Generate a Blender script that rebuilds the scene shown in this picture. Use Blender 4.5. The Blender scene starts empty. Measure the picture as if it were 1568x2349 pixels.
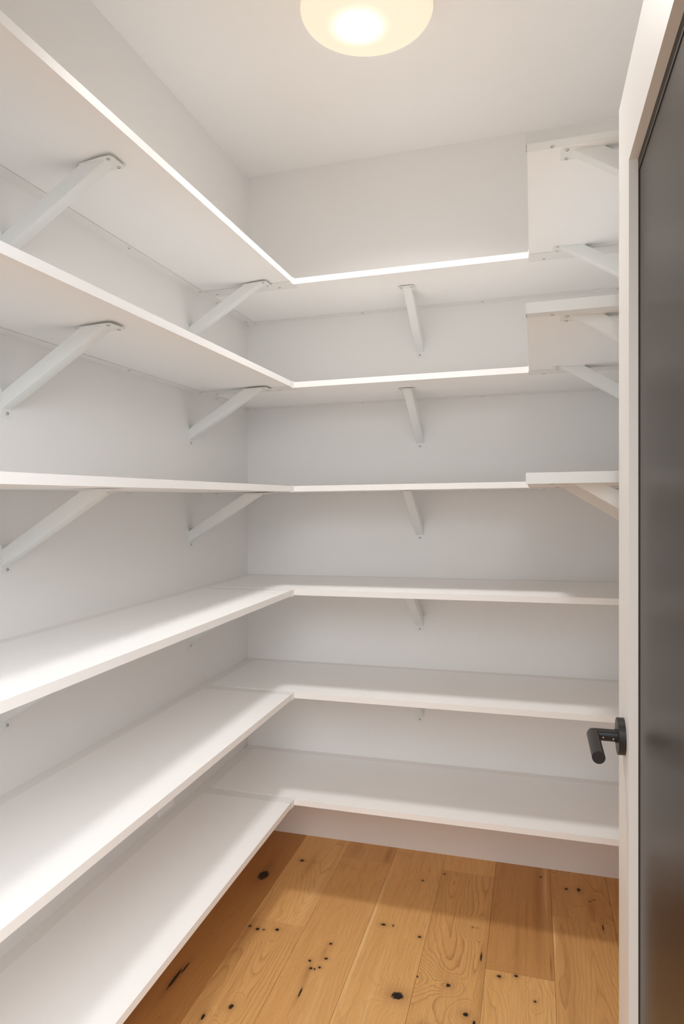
import bpy, bmesh, math
from mathutils import Vector, Matrix

S = bpy.context.scene
COL = S.collection

# ------------------------------------------------------------------ camera
F_PX, W_PX, H_PX, CY_PX = 1496.61, 1568, 2349, 1142.27
cd = bpy.data.cameras.new('camera')
cd.sensor_fit = 'VERTICAL'
cd.sensor_height = 36.0
cd.lens = F_PX / H_PX * 36.0
cd.shift_y = (CY_PX - H_PX / 2) / H_PX
cd.clip_start = 0.02
cam = bpy.data.objects.new('camera', cd)
COL.objects.link(cam)
cam.location = (1.12, -2.4533, 1.3455)
cam.rotation_euler = (math.pi / 2, 0, 0.2849)
S.camera = cam

# ------------------------------------------------------------------ world, exposure
w = bpy.data.worlds.new('world')
S.world = w
w.use_nodes = True
bg = w.node_tree.nodes['Background']
bg.inputs[0].default_value = (0.95, 0.975, 1.0, 1)
bg.inputs[1].default_value = 2.15         # even daylight of the room outside the doorway
S.view_settings.view_transform = 'Standard'
S.view_settings.look = 'None'
S.view_settings.exposure = 0.0
S.view_settings.gamma = 1.0
S.view_settings.use_curve_mapping = False
S.cycles.max_bounces = 16
S.cycles.diffuse_bounces = 12
S.cycles.glossy_bounces = 4
S.cycles.caustics_reflective = False
S.cycles.caustics_refractive = False
S.cycles.sample_clamp_indirect = 8.0
LAMP_W = 8.8                               # ceiling lamp, watts
LAMP_COL = (1.0, 0.985, 0.955)

FILL_W = 88.0                               # broad unseen fill light, added behind the camera to brighten through the doorway
hd = bpy.data.lights.new('fill_light', 'AREA')
hd.shape = 'RECTANGLE'
hd.size, hd.size_y = 2.2, 1.6
hd.energy = FILL_W
hd.color = (0.93, 0.97, 1.0)
hl = bpy.data.objects.new('fill_light', hd)
COL.objects.link(hl)
hl.location = (1.85, -3.7, 2.70)
hl.rotation_euler = (math.radians(53), 0, math.radians(28))

# ------------------------------------------------------------------ measures (metres)
# x: along the back wall from the left corner, y: 0 at the back wall and
# negative towards the doorway, z: up.  The room is slightly out of level.
K = 0.0129                                  # rise of the whole room per metre of x
HC = 2.6571                                 # ceiling
XW = 1.463                                  # right wall
YF = -2.105                                 # inner face of doorway wall
DL, DB = 0.355, 0.4138                      # shelf depths, left/right and back
T = 0.0187                                  # board thickness
ZS = [2.0712, 1.7265, 1.3807, 1.0361, 0.6935, 0.3375]
XR, YR = 1.1078, -1.0746                    # return shelves: inner edge, front end
RAIL = 0.036
LAMP = (0.705, -0.81)
Z_LAMP = 2.60
DOOR_X, DOOR_TIP, DOOR_TOP = 1.268, -1.1865, 2.026
PI = math.pi


# ------------------------------------------------------------------ materials
def mat(name, col, rough=0.5, metal=0.0, spec=0.5, bump=0.0, bscale=300.0, vary=0.0):
    m = bpy.data.materials.new(name)
    m.use_nodes = True
    nt = m.node_tree
    b = nt.nodes['Principled BSDF']
    b.inputs['Roughness'].default_value = rough
    b.inputs['Metallic'].default_value = metal
    b.inputs['Specular IOR Level'].default_value = spec
    b.inputs['Base Color'].default_value = (*col, 1)
    geo = nt.nodes.new('ShaderNodeNewGeometry')
    if vary:
        n = nt.nodes.new('ShaderNodeTexNoise')
        n.inputs['Scale'].default_value = 3.0
        n.inputs['Detail'].default_value = 3.0
        nt.links.new(geo.outputs['Position'], n.inputs['Vector'])
        mx = nt.nodes.new('ShaderNodeMix')
        mx.data_type = 'RGBA'
        mx.inputs[6].default_value = (*[c * (1 - vary) for c in col], 1)
        mx.inputs[7].default_value = (*[min(1, c * (1 + vary)) for c in col], 1)
        nt.links.new(n.outputs['Fac'], mx.inputs[0])
        nt.links.new(mx.outputs[2], b.inputs['Base Color'])
    if bump:
        n = nt.nodes.new('ShaderNodeTexNoise')
        n.inputs['Scale'].default_value = bscale
        n.inputs['Detail'].default_value = 2.0
        nt.links.new(geo.outputs['Position'], n.inputs['Vector'])
        bp = nt.nodes.new('ShaderNodeBump')
        bp.inputs['Strength'].default_value = bump
        bp.inputs['Distance'].default_value = 0.001
        nt.links.new(n.outputs['Fac'], bp.inputs['Height'])
        nt.links.new(bp.outputs['Normal'], b.inputs['Normal'])
    return m


M_WALL = mat('wall_paint', (0.815, 0.808, 0.80), 0.75, spec=0.3, bump=0.08, bscale=220, vary=0.012)
M_CEIL = mat('ceiling_paint', (0.83, 0.82, 0.81), 0.85, spec=0.2, bump=0.05, bscale=220, vary=0.012)
M_SHELF = mat('shelf_laminate', (0.875, 0.87, 0.865), 0.42, spec=0.4, vary=0.006)
M_STEEL = mat('painted_bracket_steel', (0.770, 0.785, 0.775), 0.38, spec=0.45, bump=0.03, bscale=500)
M_RAIL = mat('rail_paint', (0.815, 0.805, 0.79), 0.5, spec=0.4)
M_JOINT = mat('joint_strip_paint', (0.79, 0.785, 0.775), 0.5, spec=0.4)
M_SCREW = mat('screw_zinc', (0.62, 0.60, 0.57), 0.40, metal=0.5)
M_SLOT = mat('screw_recess', (0.30, 0.28, 0.26), 0.6, metal=0.3)
M_DOOR = mat('door_paint', (0.83, 0.805, 0.775), 0.42, spec=0.4, vary=0.008)
M_BLACK = mat('black_handle_coating', (0.019, 0.017, 0.017), 0.40, spec=0.38, bump=0.03, bscale=900)
M_GAP_SHADE = mat('gap_shade', (0.03, 0.024, 0.018), 0.6)  # dark colour standing in for shade in the gap at the glass edge
M_PLASTIC = mat('outlet_plastic', (0.93, 0.92, 0.93), 0.35)
M_SLAB = mat('subfloor', (0.16, 0.10, 0.06), 0.6, bump=0.2, bscale=80)
M_PAN = mat('lamp_pan', (0.82, 0.80, 0.77), 0.4, spec=0.4)


def glass_mat():
    m = mat('satin_tinted_glass', (0.028, 0.018, 0.012), 0.32, spec=0.20, bump=0.02, bscale=700, vary=0.05)
    return m


M_GLASS = glass_mat()


def opal_mat():
    """Opal lamp glass: warm, whitest where the bulb sits behind it."""
    m = bpy.data.materials.new('opal_lamp_glass')
    m.use_nodes = True
    nt = m.node_tree
    N, L = nt.nodes, nt.links
    b = N['Principled BSDF']
    b.inputs['Base Color'].default_value = (0.30, 0.285, 0.26, 1)
    b.inputs['Roughness'].default_value = 0.35
    tc = N.new('ShaderNodeTexCoord')
    sub = N.new('ShaderNodeVectorMath'); sub.operation = 'SUBTRACT'
    sub.inputs[1].default_value = (-0.028, 0.022, -0.02)
    ln = N.new('ShaderNodeVectorMath'); ln.operation = 'LENGTH'
    mr = N.new('ShaderNodeMapRange'); mr.interpolation_type = 'SMOOTHSTEP'
    mr.inputs[1].default_value = 0.012
    mr.inputs[2].default_value = 0.090
    rp = N.new('ShaderNodeMix'); rp.data_type = 'RGBA'
    rp.inputs[6].default_value = (1.5, 1.45, 1.30, 1)
    rp.inputs[7].default_value = (0.80, 0.64, 0.46, 1)
    L.new(tc.outputs['Object'], sub.inputs[0])
    L.new(sub.outputs[0], ln.inputs[0])
    L.new(ln.outputs['Value'], mr.inputs[0])
    L.new(mr.outputs[0], rp.inputs[0])
    L.new(rp.outputs[2], b.inputs['Emission Color'])
    b.inputs['Emission Strength'].default_value = 1.0
    return m


M_OPAL = opal_mat()

# knots in the oak: x, y, radius across (m), stretch along the plank, ring width
KNOTS = [
    (0.771, -0.731, 0.0145, 0.75, 0.030), (0.199, -0.303, 0.0150, 1.5, 0.035),
    (0.300, -0.178, 0.0060, 0.9, 0.045), (0.297, -0.578, 0.0050, 0.9, 0.028),
    (0.357, -0.565, 0.0048, 0.9, 0.028), (0.268, -0.571, 0.0038, 1.0, 0.02),
    (0.317, -0.576, 0.0026, 1.0, 0.01), (0.356, -0.885, 0.0050, 1.4, 0.02),
    (0.301, -0.935, 0.0034, 2.6, 0.02), (0.789, -0.482, 0.0040, 1.0, 0.02),
    (0.670, -0.455, 0.0060, 0.7, 0.018), (0.700, -0.452, 0.0024, 1.4, 0.01),
    (0.897, -0.658, 0.0050, 1.0, 0.03), (0.953, -0.748, 0.0060, 1.0, 0.03),
    (1.029, -0.587, 0.0048, 0.9, 0.03), (1.074, -0.573, 0.0044, 0.9, 0.02),
    (1.300, -0.162, 0.0030, 0.8, 0.02), (1.313, -0.150, 0.0028, 0.7, 0.02),
    (1.327, -0.290, 0.0017, 7.0, 0.008), (0.818, -0.129, 0.0030, 1.0, 0.02),
    (0.750, -0.188, 0.0032, 1.0, 0.025), (0.810, -0.648, 0.0022, 1.3, 0.05),
    (1.125, -0.655, 0.0030, 1.0, 0.02), (0.500, -0.668, 0.0036, 1.0, 0.015),
    (0.513, -0.696, 0.0040, 0.9, 0.015), (0.524, -0.696, 0.0025, 1.0, 0.01),
    (0.536, -0.686, 0.0036, 0.9, 0.015), (0.543, -0.647, 0.0040, 0.9, 0.02),
    (0.537, -0.583, 0.0036, 1.0, 0.02), (0.515, -0.791, 0.0020, 8.0, 0.006),
    (0.159, -0.835, 0.0036, 9.0, 0.02), (0.166, -0.790, 0.0022, 9.0, 0.01),
    (1.228, -0.110, 0.0040, 1.2, 0.04), (1.145, -0.060, 0.0030, 1.2, 0.03),
    (0.975, -0.520, 0.0020, 9.0, 0.03), (1.268, -0.105, 0.0050, 1.6, 0.02),
    (0.976, -0.770, 0.0030, 2.0, 0.01), (0.940, -0.395, 0.0020, 1.0, 0.035),
]


# long streaks: x, y, half width, half length, strength (+ pale sapwood, - dark heart)
STREAKS = [
    (0.629, -0.50, 0.0045, 0.30, 0.85), (0.700, -0.95, 0.006, 0.35, 0.4),
    (1.135, -0.20, 0.013, 0.30, -0.60), (1.075, -0.44, 0.009, 0.13, -0.55), (1.100, -0.36, 0.006, 0.20, -0.35),
    (1.1685, -0.505, 0.0032, 0.055, -1.0), (1.160, -0.10, 0.006, 0.20, 0.5),
    (1.1815, -0.37, 0.0040, 0.085, 0.95), (1.215, -0.60, 0.015, 0.25, -0.25), (1.300, -0.20, 0.012, 0.05, -0.5),
    (0.405, -0.38, 0.012, 0.16, 0.45), (0.330, -0.80, 0.010, 0.20, -0.35), (0.268, -0.62, 0.010, 0.14, -0.6),
    (0.508, -0.72, 0.009, 0.045, -0.6), (0.530, -0.62, 0.008, 0.03, -0.5), (0.560, -1.05, 0.02, 0.3, 0.25),
    (0.158, -0.83, 0.014, 0.055, -0.8), (0.195, -0.26, 0.016, 0.10, -0.6), (0.120, -1.0, 0.02, 0.2, -0.5),
    (0.340, -0.20, 0.012, 0.08, -0.4), (0.985, -0.60, 0.006, 0.30, -0.35), (0.900, -0.95, 0.02, 0.2, 0.2),
    (0.600, -0.06, 0.012, 0.06, -0.7), (0.470, -0.05, 0.02, 0.06, -0.3),
]


def oak_mat(x0, x1):
    m = bpy.data.materials.new('oiled_oak')
    knots = [k for k in KNOTS if x0 <= k[0] < x1] or [((x0 + x1) / 2, -2.2, 0.004, 1.0, 0.03)]
    m.use_nodes = True
    nt = m.node_tree
    N, L = nt.nodes, nt.links
    b = N['Principled BSDF']

    def math_(op, a, c=None, d=None, clamp=False):
        n = N.new('ShaderNodeMath'); n.operation = op; n.use_clamp = clamp
        for i, v in enumerate((a, c, d)):
            if v is None:
                continue
            if isinstance(v, (int, float)):
                n.inputs[i].default_value = v
            else:
                L.new(v, n.inputs[i])
        return n.outputs[0]

    def mix(fac, a, c):
        n = N.new('ShaderNodeMix'); n.data_type = 'RGBA'
        for i, v in ((0, fac), (6, a), (7, c)):
            if isinstance(v, tuple):
                n.inputs[i].default_value = (*v, 1)
            elif isinstance(v, (int, float)):
                n.inputs[i].default_value = v
            else:
                L.new(v, n.inputs[i])
        return n.outputs[2]

    def noise(vec, scale, detail, wv=None, rough=0.5, dist=0.0):
        n = N.new('ShaderNodeTexNoise'); n.noise_dimensions = '4D'
        n.inputs['Scale'].default_value = scale
        n.inputs['Detail'].default_value = detail
        n.inputs['Roughness'].default_value = rough
        n.inputs['Distortion'].default_value = dist
        L.new(vec, n.inputs['Vector'])
        if wv is not None:
            L.new(wv, n.inputs['W'])
        return n.outputs['Fac']

    def stretch(vec, sx, sy):
        n = N.new('ShaderNodeVectorMath'); n.operation = 'MULTIPLY'
        n.inputs[1].default_value = (sx, sy, 0.0)
        L.new(vec, n.inputs[0])
        return n.outputs[0]

    geo = N.new('ShaderNodeNewGeometry')
    oi = N.new('ShaderNodeObjectInfo')
    sep = N.new('ShaderNodeSeparateColor')
    L.new(oi.outputs['Color'], sep.inputs[0])
    seed = math_('MULTIPLY', sep.outputs[1], 90.0)      # which log
    P = geo.outputs['Position']
    # growth-ring height field with bulges where branches grew
    fig = sep.outputs[2]                                # figure: 0 straight grain - 1 cathedral
    h = math_('MULTIPLY', noise(stretch(P, 6.0, 0.9), 1.0, 1.0, seed, 0.3), 1.0)
    h = math_('MULTIPLY', h, math_('MULTIPLY_ADD', fig, 0.75, 0.45))
    h = math_('ADD', h, math_('MULTIPLY', noise(stretch(P, 26.0, 6.0), 1.0, 2.0, seed), 0.05))
    dark = None
    halo = None
    for (kx, ky, r, st, ring) in knots:
        r *= 1.28
        n = N.new('ShaderNodeVectorMath'); n.operation = 'SUBTRACT'
        n.inputs[1].default_value = (kx, ky, 0)
        L.new(P, n.inputs[0])
        ln = N.new('ShaderNodeVectorMath'); ln.operation = 'LENGTH'
        L.new(stretch(n.outputs[0], 1.0 / r, 1.0 / (r * st)), ln.inputs[0])
        d = ln.outputs['Value']                         # 1 at the knot's rim
        s = (ring + r) / r
        g = math_('POWER', 2.718, math_('MULTIPLY', math_('MULTIPLY', d, d), -1.0 / (s * s)))
        h = math_('MULTIPLY_ADD', g, 0.16 if ring > 0.012 else 0.05, h)
        dark = d if dark is None else math_('MINIMUM', dark, d)
        g2 = math_('POWER', 2.718, math_('MULTIPLY', math_('MULTIPLY', d, d), -0.20))
        halo = g2 if halo is None else math_('MAXIMUM', halo, g2)
    # rings
    ph = math_('MULTIPLY', h, 42.0)
    fr = math_('FRACT', ph)
    late = math_('POWER', fr, 5.0)
    late = math_('MULTIPLY', late, math_('SUBTRACT', 1.0, math_('POWER', fr, 30.0)))
    amp = math_('MULTIPLY', noise(stretch(P, 12.0, 3.0), 1.0, 2.0, seed), math_('MULTIPLY_ADD', fig, 1.7, 0.35))
    brk = noise(stretch(P, 260.0, 30.0), 1.0, 2.0, seed)
    late = math_('MULTIPLY', math_('MULTIPLY', late, amp), math_('MULTIPLY_ADD', brk, 1.2, 0.2), clamp=True)
    fibre = noise(stretch(P, 420.0, 9.0), 1.0, 3.0, seed, 0.6)
    pores = noise(stretch(P, 900.0, 45.0), 1.0, 1.0, seed, 0.5)
    band = noise(stretch(P, 16.0, 0.6), 1.0, 2.0, seed, 0.5)
    tone = sep.outputs[0]
    light = mix(band, (0.840, 0.520, 0.220), (0.680, 0.370, 0.130))
    base = mix(tone, light, (0.440, 0.200, 0.060))
    ringc = mix(tone, (0.360, 0.170, 0.050), (0.250, 0.105, 0.030))
    col = mix(math_('MULTIPLY', late, 0.95), base, ringc)
    fl = math_('MULTIPLY', math_('SUBTRACT', fibre, 0.42, clamp=True), 1.5, clamp=True)
    col = mix(math_('MULTIPLY', fl, 0.75), col, ringc)
    pm = N.new('ShaderNodeMapRange'); pm.inputs[1].default_value = 0.60; pm.inputs[2].default_value = 0.72
    L.new(pores, pm.inputs[0])
    col = mix(math_('MULTIPLY', pm.outputs[0], 0.22), col, (0.25, 0.11, 0.035))
    # sapwood streak / heart streaks, picked per plank through the blue channel
    col = mix(math_('MULTIPLY', halo, 0.42), col, (0.24, 0.105, 0.036))
    for (sx, sy, hw, hl, k) in STREAKS:
        if not x0 <= sx < x1:
            continue
        n = N.new('ShaderNodeVectorMath'); n.operation = 'SUBTRACT'
        n.inputs[1].default_value = (sx, sy, 0)
        L.new(P, n.inputs[0])
        ln = N.new('ShaderNodeVectorMath'); ln.operation = 'LENGTH'
        L.new(stretch(n.outputs[0], 1.0 / hw, 1.0 / hl), ln.inputs[0])
        d2 = math_('ADD', ln.outputs['Value'], math_('MULTIPLY', math_('SUBTRACT', fibre, 0.5), 1.2))
        g3 = math_('MULTIPLY', math_('POWER', 2.718, math_('MULTIPLY', math_('MULTIPLY', d2, d2), -1.0)), abs(k) * 0.75)
        col = mix(g3, col, (0.90, 0.62, 0.32) if k > 0 else (0.27, 0.105, 0.034))
    wob = noise(stretch(P, 160.0, 160.0), 1.0, 2.0, seed)
    rim = math_('ADD', dark, math_('MULTIPLY', math_('SUBTRACT', wob, 0.5), 1.1))
    km = N.new('ShaderNodeMapRange'); km.interpolation_type = 'SMOOTHSTEP'
    km.inputs[1].default_value = 0.72; km.inputs[2].default_value = 1.12
    km.inputs[3].default_value = 1.0; km.inputs[4].default_value = 0.0
    L.new(rim, km.inputs[0])
    col = mix(km.outputs[0], col, (0.018, 0.013, 0.010))
    L.new(col, b.inputs['Base Color'])
    b.inputs['Roughness'].default_value = 0.48
    b.inputs['Specular IOR Level'].default_value = 0.30
    bp = N.new('ShaderNodeBump')
    bp.inputs['Strength'].default_value = 0.12
    bp.inputs['Distance'].default_value = 0.001
    L.new(math_('SUBTRACT', fibre, math_('ADD', late, km.outputs[0])), bp.inputs['Height'])
    L.new(bp.outputs['Normal'], b.inputs['Normal'])
    return m




# ------------------------------------------------------------------ mesh helpers
def add_box(bm, x0, x1, y0, y1, z0, z1):
    v = [bm.verts.new((x, y, z)) for x in (x0, x1) for y in (y0, y1) for z in (z0, z1)]
    for f in ((0, 1, 3, 2), (4, 6, 7, 5), (0, 4, 5, 1), (2, 3, 7, 6), (0, 2, 6, 4), (1, 5, 7, 3)):
        bm.faces.new([v[i] for i in f])


def box_bm(*a):
    bm = bmesh.new()
    for q in a:
        add_box(bm, *q)
    return bm


def add_prism(bm, pts, axis, a, c):
    """closed polygon pts (2D) extruded along axis 0/1/2 from a to c"""
    def P(u, v, t):
        return {0: (t, u, v), 1: (u, t, v), 2: (u, v, t)}[axis]
    A = [bm.verts.new(P(u, v, a)) for u, v in pts]
    B = [bm.verts.new(P(u, v, c)) for u, v in pts]
    n = len(pts)
    bm.faces.new(A)
    bm.faces.new(B[::-1])
    for i in range(n):
        bm.faces.new((A[i], B[i], B[(i + 1) % n], A[(i + 1) % n]))


def add_lathe(bm, prof, seg=24, axis=2, origin=(0, 0, 0)):
    """profile of (r, t) turned round an axis"""
    rings = []
    for r, t in prof:
        ring = []
        if r < 1e-6:
            p = [0, 0, 0]; p[axis] = t
            ring = [bm.verts.new([p[i] + origin[i] for i in range(3)])]
        else:
            for k in range(seg):
                a = 2 * PI * k / seg
                p = [0, 0, 0]; p[axis] = t
                p[(axis + 1) % 3] = r * math.cos(a); p[(axis + 2) % 3] = r * math.sin(a)
                ring.append(bm.verts.new([p[i] + origin[i] for i in range(3)]))
        rings.append(ring)
    for A, B in zip(rings, rings[1:]):
        for k in range(seg):
            a0, a1 = A[k % len(A)], A[(k + 1) % len(A)]
            b0, b1 = B[k % len(B)], B[(k + 1) % len(B)]
            q = [a0]
            for v in (a1, b1, b0):
                if v not in q:
                    q.append(v)
            if len(q) > 2:
                bm.faces.new(q)


def add_tube(bm, path, r, seg=20):
    """round bar along a polyline with mitred corners and closed ends"""
    path = [Vector(p) for p in path]
    rings = []
    for i, p in enumerate(path):
        d0 = (p - path[i - 1]).normalized() if i else (path[1] - p).normalized()
        d1 = (path[i + 1] - p).normalized() if i + 1 < len(path) else d0
        if i == 0:
            d0 = d1
        nrm = (d0 + d1).normalized()
        up = Vector((0, 0, 1))
        side = d0.cross(up).normalized()
        ring = []
        for k in range(seg):
            a = 2 * PI * k / seg
            o = side * math.cos(a) * r + up * math.sin(a) * r
            t = -o.dot(nrm) / d0.dot(nrm)
            ring.append(bm.verts.new(p + o + d0 * t))
        rings.append(ring)
    for A, B in zip(rings, rings[1:]):
        for k in range(seg):
            bm.faces.new((A[k], A[(k + 1) % seg], B[(k + 1) % seg], B[k]))
    bm.faces.new(rings[0][::-1])
    bm.faces.new(rings[-1])


def bevel(bm, width, segs=2, sel=None):
    ed = [e for e in bm.edges if len(e.link_faces) == 2 and e.calc_face_angle(0) > 0.6 and (sel is None or sel(e))]
    bmesh.ops.bevel(bm, geom=ed, offset=width, segments=segs, profile=0.5, affect='EDGES', clamp_overlap=True)


def link(name, bm, m, parent=None, smooth=False, slope=True, loc=None):
    bmesh.ops.recalc_face_normals(bm, faces=bm.faces[:])
    if slope:
        for v in bm.verts:
            v.co.z += K * v.co.x
    if loc is not None:                      # give the object its own origin
        for v in bm.verts:
            v.co -= Vector(loc)
    me = bpy.data.meshes.new(name)
    bm.to_mesh(me)
    bm.free()
    if smooth:
        for p in me.polygons:
            p.use_smooth = True
        me.set_sharp_from_angle(angle=math.radians(38))
    me.materials.append(m)
    o = bpy.data.objects.new(name, me)
    COL.objects.link(o)
    if loc is not None:
        o.location = loc
    if parent is not None:
        o.parent = parent
        if loc is not None:
            o.location = Vector(loc) - parent.location
        else:
            o.location = -parent.location if parent.type == 'EMPTY' else (0, 0, 0)
    return o


def structure(o):
    o['kind'] = 'structure'
    return o


def thing(name, loc, label, cat, group=None):
    o = bpy.data.objects.new(name, None)
    o.empty_display_size = 0.05
    COL.objects.link(o)
    o.location = loc
    o['label'] = label
    o['category'] = cat
    if group:
        o['group'] = group
    return o


# ------------------------------------------------------------------ room shell
structure(link('wall_left', box_bm((-0.10, 0, YF - 0.12, 0.10, -0.05, HC + 0.12)), M_WALL))
structure(link('wall_back', box_bm((0, XW, 0, 0.10, -0.05, HC + 0.12)), M_WALL))
structure(link('wall_right', box_bm((XW, XW + 0.10, YF - 0.12, 0.10, -0.05, HC + 0.12)), M_WALL))
OX0, OX1, OZ = 0.385, 1.315, 2.045
structure(link('wall_front', box_bm(
    (0, OX0, YF - 0.12, YF, -0.05, HC + 0.05),
    (OX1, XW, YF - 0.12, YF, -0.05, HC + 0.05),
    (OX0, OX1, YF - 0.12, YF, OZ, HC + 0.05)), M_WALL))
structure(link('ceiling', box_bm((-0.10, XW + 0.10, YF - 0.12, 0.10, HC, HC + 0.10)), M_CEIL))

floor = structure(link('floor', box_bm((-0.10, XW + 0.10, -3.2, 0.10, -0.06, -0.0135), (-3.0, 4.5, -7.0, -3.2, -0.06, 0.0),
                               (-3.0, -0.10, -3.2, YF - 0.12, -0.06, 0.0), (XW + 0.10, 4.5, -3.2, YF - 0.12, -0.06, 0.0)), M_SLAB))
COLS = [-0.115, 0.070, 0.255, 0.437, 0.622, 0.808, 0.990, 1.177, 1.362, 1.547]
# end joints of each row, tone (0 pale - 1 brown) and log seed of each plank
ROWS = [
    ([0.09, -1.30, -3.18], [(0.55, 0.10, 0.3), (0.3, 0.9, 0.4)]),
    ([0.09, -1.52, -3.18], [(0.80, 0.21, 0.25), (0.3, 0.8, 0.4)]),
    ([0.09, -0.533, -2.35, -3.18], [(0.02, 0.33, 0.55), (0.22, 0.47, 0.75), (0.3, 0.7, 0.4)]),
    ([0.09, -0.113, -1.98, -3.18], [(0.36, 0.40, 0.3), (0.24, 0.52, 0.12), (0.3, 0.6, 0.4)]),
    ([0.09, -1.62, -3.18], [(0.16, 0.64, 0.22), (0.3, 0.5, 0.4)]),
    ([0.09, -0.103, -2.10, -3.18], [(0.00, 0.71, 0.1), (0.24, 0.83, 0.95), (0.3, 0.4, 0.4)]),
    ([0.09, -0.566, -2.40, -3.18], [(0.62, 0.02, 0.12), (0.02, 0.95, 0.6), (0.3, 0.3, 0.4)]),
    ([0.09, -0.270, -2.00, -3.18], [(0.42, 0.56, 0.7), (0.36, 0.27, 0.5), (0.3, 0.2, 0.4)]),
    ([0.09, -1.10, -3.18], [(0.40, 0.77, 0.3), (0.3, 0.1, 0.4)]),
]
for (x0, x1, (ys, looks)) in zip(COLS, COLS[1:], ROWS):
    M_OAK = oak_mat(x0, x1)
    for i, (tone, seed, figure) in enumerate(looks):
        g = 0.0004
        bm = box_bm((max(x0, -0.09) + g, min(x1, XW + 0.09) - g, ys[i + 1] + g, ys[i] - g, -0.0135, 0.0))
        bevel(bm, 0.0009, 1, lambda e: all(v.co.z > -0.001 for v in e.verts))
        p = link('plank', bm, M_OAK, floor)
        p.color = (tone, seed, figure, 1)

# ------------------------------------------------------------------ screws (one mesh, facing -z)
bm = bmesh.new()
add_lathe(bm, [(0.0044, 0.0), (0.0046, -0.0005), (0.0040, -0.0016), (0.0022, -0.0021), (0.0020, -0.0012), (0.0, -0.0011)], 12)
ME_SCREW = link('screw', bm, M_SCREW, smooth=True, slope=False)
SCREW_MESH = ME_SCREW.data
SCREW_MESH.materials.append(M_SLOT)
for p in SCREW_MESH.polygons:
    if Vector(p.center).xy.length < 0.0019:
        p.material_index = 1
bpy.data.objects.remove(ME_SCREW)


def screw(parent, loc, rot=(0, 0, 0)):
    o = bpy.data.objects.new('screw', SCREW_MESH)
    COL.objects.link(o)
    o.parent = parent
    o.location = loc
    o.rotation_euler = rot
    return o


def zk(z, x):
    return z + K * x



# ------------------------------------------------------------------ shelves
LEFT_LAB = [
    'white shelf along the left wall, topmost of six, underside showing',
    'white shelf along the left wall, second from the top, underside showing',
    'white shelf along the left wall at eye level, seen edge-on',
    'white shelf along the left wall, highest one whose top surface shows',
    'white shelf along the left wall, second from the bottom',
    'white shelf along the left wall, lowest, just above the oak floor']
BACK_LAB = [
    'white shelf across the back wall, topmost of six, underside showing',
    'white shelf across the back wall, second from the top, underside showing',
    'white shelf across the back wall at eye level, seen edge-on',
    'white shelf across the back wall, highest one whose top surface shows',
    'white shelf across the back wall, second from the bottom, just above the door handle',
    'white shelf across the back wall, lowest, just above the oak floor']
RIGHT_LAB = [
    'short white end shelf on the right by the door, topmost, close to the ceiling',
    'short white end shelf on the right by the door, middle of the three',
    'short white end shelf on the right by the door, lowest of three, at eye level']
Y_JOINT = -0.446                      # where left and return boards meet the back board
YL_END = -2.085


def shelf_thing(loc, label, group):
    return thing('pantry_shelf', loc, label, 'shelf', group)


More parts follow.
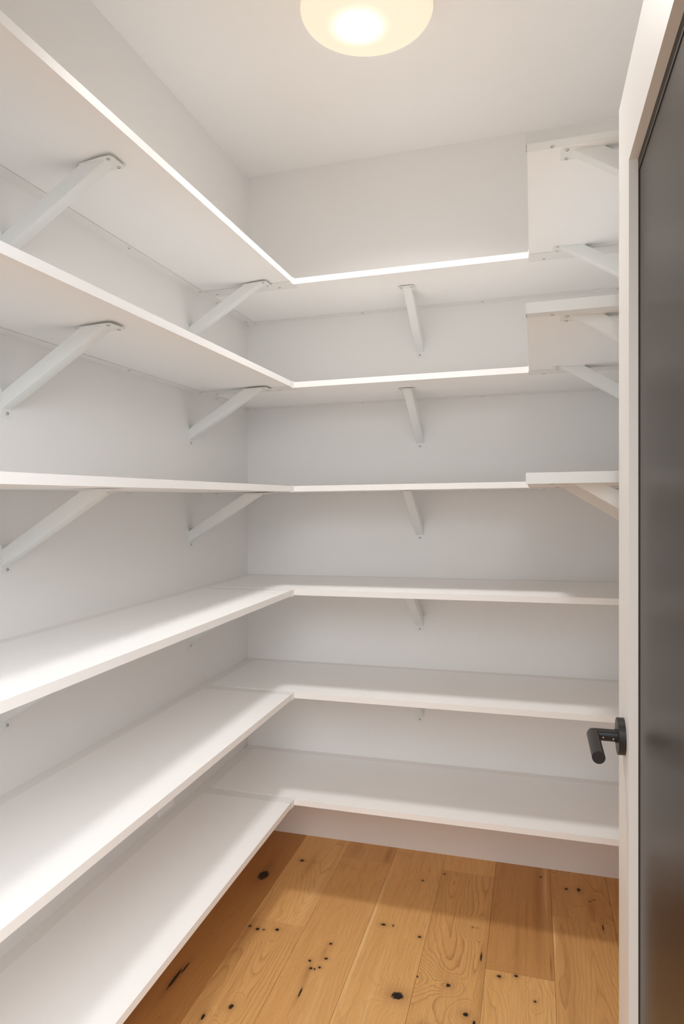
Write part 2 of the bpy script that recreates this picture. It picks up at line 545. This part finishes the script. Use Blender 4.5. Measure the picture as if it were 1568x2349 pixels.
for i, z in enumerate(ZS):
    zb = z - T
    # --- left wall run
    t = shelf_thing((0.18, -1.2, zb), LEFT_LAB[i], 'left wall shelves')
    o = Vector(t.location)
    bm = box_bm((RAIL + 0.0015, DL, YL_END, Y_JOINT, zb, z))
    bevel(bm, 0.0012, 2)
    link('board', bm, M_SHELF, t)
    bm = box_bm((0.0, RAIL, YL_END, Y_JOINT, zb - 0.0022, z - 0.0012))
    r = link('wall_rail', bm, M_RAIL, t)
    for y in (-1.72, -1.29 + 0.435, -0.315 - 0.13):
        screw(r, (0.026, y, zk(zb - 0.0022, 0.026)))
    # --- back wall run
    t = shelf_thing((0.75, -0.2, zb), BACK_LAB[i], 'back wall shelves')
    bm = bmesh.new()
    add_prism(bm, [(RAIL + 0.0075, -RAIL - 0.0015), (RAIL + 0.0075, -DB + 0.010), (DL - 0.006, -DB + 0.010),
                   (DL - 0.006, -DB), (XW - 0.001, -DB), (XW - 0.001, -RAIL - 0.0015)], 2, zb, z)
    bevel(bm, 0.0012, 2)
    link('board', bm, M_SHELF, t)
    bm = box_bm((0.004, XW, -RAIL, 0, zb - 0.0022, z - 0.0012),
                (0.0, RAIL + 0.006, Y_JOINT + 0.001, -RAIL - 0.004, zb - 0.0022, z - 0.0012))
    r = link('wall_rail', bm, M_RAIL, t)
    if i < 3:
        for x, y in ((0.024, -0.318), (0.019, -0.056), (0.045, -0.026), (0.491, -0.026), (0.942, -0.026), (1.400, -0.026)):
            screw(r, (x, y, zk(zb - 0.0022, x)))
    # strip that ties the left board to the back board, with its folded end cap
    bm = box_bm((RAIL + 0.0075, DL - 0.006, Y_JOINT + 0.0008, -DB + 0.0092, zb, z - 0.0010),
                (RAIL + 0.0075, DL + 0.0006, Y_JOINT + 0.0008, -0.380, zb - 0.0022, zb - 0.0002),
                (DL - 0.0055, DL + 0.0018, Y_JOINT + 0.020, -DB - 0.0005, zb - 0.0024, z + 0.0012),
                (DL - 0.0055, DL, Y_JOINT + 0.0005, Y_JOINT + 0.0195, zb, z))
    j = link('joint_strip', bm, M_JOINT, t)
    if i < 3:
        for x in (0.070, 0.301):
            screw(j, (x, -0.404, zk(zb - 0.0022, x)))
        # the same at the return on the right
        bm = box_bm((XR - 0.0015, XW - 0.04, Y_JOINT + 0.0008, -0.382, zb - 0.0022, zb - 0.0002),
                    (XR, XW - 0.04, Y_JOINT + 0.0008, -DB - 0.0008, zb, z - 0.0010),
                    (XR - 0.0022, XR - 0.0003, -0.424, -DB - 0.0006, zb - 0.0022, z + 0.0022))
        c = link('joint_strip', bm, M_JOINT, t)
        for x in (1.151, 1.268):
            screw(c, (x, -0.398, zk(zb - 0.0022, x)))
    # --- returns on the right wall, upper three levels only
    if i < 3:
        t = shelf_thing((1.28, -0.75, zb), RIGHT_LAB[i], 'right end shelves')
        bm = box_bm((XR, XW - RAIL - 0.0015, YR + 0.0022, Y_JOINT, zb, z))
        bevel(bm, 0.0012, 2)
        link('board', bm, M_SHELF, t)
        bm = box_bm((XW - RAIL, XW, YR + 0.033, Y_JOINT, zb - 0.0022, z - 0.0012))
        r = link('wall_rail', bm, M_RAIL, t)
        for y in (-0.60, -0.95):
            screw(r, (XW - 0.026, y, zk(zb - 0.0022, XW)))
        # folded cap over the free end
        bm = bmesh.new()
        add_box(bm, XR - 0.0022, XW - 0.002, YR - 0.0008, YR + 0.0016, zb - 0.0024, z + 0.0016)
        bevel(bm, 0.004, 3, lambda e: abs(e.verts[0].co.y - e.verts[1].co.y) > 1e-5 and e.verts[0].co.x < XR)
        add_box(bm, XR - 0.0022, XW - 0.002, YR + 0.0010, YR + 0.031, zb - 0.0024, zb - 0.0002)
        add_box(bm, XR - 0.0022, XR - 0.0003, YR + 0.0010, YR + 0.031, zb - 0.0024, z + 0.0012)
        c = link('end_cap', bm, M_STEEL, t)
        screw(c, (1.157, YR + 0.024, zk(zb - 0.0024, 1.157)))


# ------------------------------------------------------------------ brackets
def rounded(pts, rad, n=4):
    """round the corners of a polygon; rad is one radius per corner"""
    out = []
    m = len(pts)
    for i in range(m):
        p = Vector(pts[i]); a = Vector(pts[i - 1]); c = Vector(pts[(i + 1) % m])
        r = rad[i]
        if r <= 0:
            out.append(tuple(p)); continue
        p0 = p + (a - p).normalized() * r
        p1 = p + (c - p).normalized() * r
        for k in range(n + 1):
            t = k / n
            out.append(tuple((1 - t) ** 2 * p0 + 2 * t * (1 - t) * p + t * t * p1))
    return out


def bracket_parts():
    """meshes in the bracket's own frame: +x away from the wall, z 0 under the board"""
    parts = []
    bm = bmesh.new()
    add_prism(bm, rounded([(0.200, 0.0150), (0.262, 0.0262), (0.2885, 0.0268), (0.2885, -0.0268), (0.262, -0.0262), (0.200, -0.0150)],
                          [0, 0.006, 0.009, 0.009, 0.006, 0]), 2, -0.0042, -0.0022)
    bevel(bm, 0.0004, 1)
    parts.append(('shelf_plate', bm, [(0.2755, 0.0182, -0.0042), (0.2755, -0.0182, -0.0042)], (0, 0, 0)))
    bm = bmesh.new()
    add_prism(bm, rounded([(-0.0170, -0.120), (0.0170, -0.120), (0.0170, -0.1855), (-0.0170, -0.1855)], [0, 0, 0.009, 0.009]), 0, 0.0, 0.002)
    bevel(bm, 0.0004, 1)
    parts.append(('wall_plate', bm, [(0.002, 0.0, -0.1755)], (0, -PI / 2, 0)))
    # folded channel: open at the back, rounded front corners
    hw, th = 0.0150, 0.0018
    outer = [(0.0, -hw), (0.92, -hw), (0.975, -hw + 0.0008), (1.0, -hw + 0.0026), (1.0, hw - 0.0026), (0.975, hw - 0.0008), (0.92, hw), (0.0, hw)]
    inner = [(0.0, hw - th), (0.91, hw - th), (0.935, hw - th - 0.001), (0.935, -hw + th + 0.001), (0.91, -hw + th), (0.0, -hw + th)]
    sec = outer + inner
    bm = bmesh.new()
    A = [bm.verts.new((0.2045 + 0.0600 * s, wv, -0.0040)) for s, wv in sec]
    B = [bm.verts.new((0.0018, wv, -0.1300 - 0.0355 * s)) for s, wv in sec]
    n = len(sec)
    for k in range(n):
        bm.faces.new((A[k], A[(k + 1) % n], B[(k + 1) % n], B[k]))
    o, m_ = len(outer), len(inner)
    for R in (A, B):
        bm.faces.new([R[0], R[1], R[12], R[13]])
        bm.faces.new([R[1], R[2], R[3], R[11], R[12]])
        bm.faces.new([R[3], R[4], R[10], R[11]])
        bm.faces.new([R[4], R[5], R[6], R[9], R[10]])
        bm.faces.new([R[6], R[7], R[8], R[9]])
    parts.append(('strut', bm, [], None))
    return parts


proto = []
for nm, bm, scr, rot in bracket_parts():
    ob = link(nm, bm, M_STEEL, smooth=(nm == 'strut'), slope=False)
    proto.append((nm, ob.data, scr, rot))
    bpy.data.objects.remove(ob)


def bracket(loc, rz, label, group):
    t = thing('shelf_bracket', loc, label, 'bracket', group)
    t.rotation_euler = (0, 0, rz)
    for nm, me, scr, rot in proto:
        o = bpy.data.objects.new(nm, me)
        COL.objects.link(o)
        o.parent = t
        for s in scr:
            screw(o, s, rot)
    return t


for i in range(4):
    zb = ZS[i] - T
    sh = ['topmost left wall shelf', 'second left wall shelf from the top', 'eye-level left wall shelf', 'fourth-highest left wall shelf'][i]
    tail = '' if i < 3 else ', foot only'
    bracket((0, -1.274, zb), 0, 'white bracket under the %s, at the left edge%s' % (sh, tail), 'left wall brackets')
    bracket((0, -0.465, zb), 0, 'white bracket under the %s, near the back corner%s' % (sh, tail), 'left wall brackets')
for i in range(5):
    zb = ZS[i] - T
    sh = ['topmost back wall shelf', 'second back wall shelf from the top', 'eye-level back wall shelf',
          'fourth back wall shelf from the top', 'fifth back wall shelf, only its foot showing'][i]
    x = 0.709
    bracket((x, 0, zk(zb, x)), -PI / 2, 'white bracket mid-wall under the %s' % sh, 'back wall brackets')
for i in range(3):
    zb = ZS[i] - T
    sh = ['topmost right end shelf', 'middle right end shelf', 'eye-level right end shelf'][i]
    x = XW
    bracket((x, -1.006, zk(zb, XW)), PI, 'white bracket under the %s, nearer its front end' % sh, 'right end brackets')
    bracket((x, -0.463, zk(zb, XW)), PI, 'white bracket under the %s, at its back joint' % sh, 'right end brackets')

# ------------------------------------------------------------------ outlet plate on the left wall
t = thing('outlet_plate', (0, -0.6235, 0.41), 'white outlet cover plate low on the left wall, between the two lowest shelves', 'outlet')
bm = box_bm((0, 0.0055, -0.6655, -0.5815, 0.353, 0.470))
bevel(bm, 0.002, 2, lambda e: min(v.co.x for v in e.verts) > 0.005)
link('cover', bm, M_PLASTIC, t)
bm = box_bm((0.004, 0.0072, -0.640, -0.607, 0.378, 0.445))
bevel(bm, 0.0008, 1)
link('receptacle', bm, M_PLASTIC, t)

# ------------------------------------------------------------------ ceiling lamp
zl = zk(Z_LAMP, LAMP[0])
t = thing('ceiling_lamp', (LAMP[0], LAMP[1], zl), 'round flush ceiling lamp with a glowing warm opal glass disc', 'lamp')
bm = bmesh.new()
zc = zk(HC, LAMP[0])
add_lathe(bm, [(0.0, zc - zl), (0.135, zc - zl), (0.135, 0.012), (0.0, 0.012)], 48)
link('pan', bm, M_PAN, t, smooth=True, slope=False, loc=None).location = (0, 0, 0)
bm = bmesh.new()
prof = [(0.0, 0.010), (0.166, 0.010), (0.1705, 0.006), (0.1715, 0.0)]
for k in range(1, 13):
    a = k / 12 * PI / 2
    prof.append((0.1715 * math.cos(a), -0.022 * math.sin(a)))
prof[-1] = (0.0, -0.022)
add_lathe(bm, prof, 96)
d = link('diffuser', bm, M_OPAL, t, smooth=True, slope=False)
d.location = (0, 0, 0)
ld = bpy.data.lights.new('lamp_light', 'AREA')
ld.shape = 'DISK'
ld.size = 0.24
ld.spread = math.radians(142)
ld.energy = LAMP_W
ld.color = LAMP_COL
lo = bpy.data.objects.new('lamp_light', ld)
COL.objects.link(lo)
lo.parent = t
lo.location = (0, 0, -0.026)

# ------------------------------------------------------------------ door, swung open into the pantry
dk = K * DOOR_X
dx0, dx1 = DOOR_X, DOOR_X + 0.040
yt, yh = DOOR_TIP, YF + 0.010
ST = 0.1265
TOPZ, RAILZ, BOTZ, BRAILZ = DOOR_TOP, 1.8745, 0.008, 0.24
door = bpy.data.objects.new('door_1', None)
COL.objects.link(door)
door['kind'] = 'structure'
door.location = (dx0, yh, 0)


def dpart(name, bm, m, bev=0.001):
    if bev:
        bevel(bm, bev, 2)
    return link(name, bm, m, door)


dpart('stile', box_bm((dx0, dx1, yt - ST, yt, BOTZ, TOPZ)), M_DOOR)
dpart('stile', box_bm((dx0, dx1, yh, yh + ST, BOTZ, TOPZ)), M_DOOR)
dpart('top_rail', box_bm((dx0, dx1, yh + ST, yt - ST, RAILZ, TOPZ)), M_DOOR)
dpart('bottom_rail', box_bm((dx0, dx1, yh + ST, yt - ST, BOTZ, BRAILZ)), M_DOOR)
gp = link('glass_panel', box_bm((dx0 + 0.0155, dx0 + 0.0215, yh + ST - 0.002, yt - ST + 0.002, BRAILZ - 0.004, RAILZ + 0.004)), M_GLASS, door)
gp['label'] = 'dark satin glass panel'
q = 0.0035
gk = link('gap_shade_strip', box_bm(  # dark strips painting the shadow gap, widest under the top rail
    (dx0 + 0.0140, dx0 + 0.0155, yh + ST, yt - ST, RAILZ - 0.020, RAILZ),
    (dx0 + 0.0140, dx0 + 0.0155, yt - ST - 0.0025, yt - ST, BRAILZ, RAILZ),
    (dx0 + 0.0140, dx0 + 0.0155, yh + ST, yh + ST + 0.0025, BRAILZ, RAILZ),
    (dx0 + 0.0140, dx0 + 0.0155, yh + ST, yt - ST, BRAILZ, BRAILZ + 0.004)), M_GAP_SHADE, door)
gk['label'] = 'thin dark strip painted as the shadow gap round the glass'
# lever handle
hy, hz = -1.257, 0.9247
bm = bmesh.new()
add_lathe(bm, [(0.0, 0.0), (0.0304, 0.0), (0.0304, -0.0108), (0.0298, -0.0115), (0.0, -0.0115)], 48, 0, (dx0, hy, hz))
rose = link('handle', bm, M_BLACK, door, smooth=True)
rose['label'] = 'matte black lever handle on a round rose'
bm = bmesh.new()
LX = DOOR_X - 0.0500
add_lathe(bm, [(0.0112, -0.0110), (0.0112, -0.0150), (0.0103, -0.0150)], 24, 0, (dx0, hy, hz))
add_tube(bm, [(dx0 - 0.008, hy, hz), (LX + 0.0035, hy, hz), (LX + 0.0008, hy - 0.0008, hz), (LX, hy - 0.0035, hz), (LX, hy - 0.1070, hz), ], 0.0100, 28)
lv = link('lever', bm, M_BLACK, rose, smooth=True)
lv.location = (0, 0, 0)
for k, xx in enumerate((DOOR_X - 0.0340, DOOR_X - 0.0180)):
    bm = bmesh.new()
    add_lathe(bm, [(0.0, -0.0006), (0.0013, -0.0004), (0.0013, 0.0004), (0.0, 0.0006)], 10, 1, (xx, hy - 0.0098, hz - 0.0014 * (1 + k)))
    sc = link('set_screw', bm, M_SCREW, rose, smooth=True)
    sc.location = (0, 0, 0)
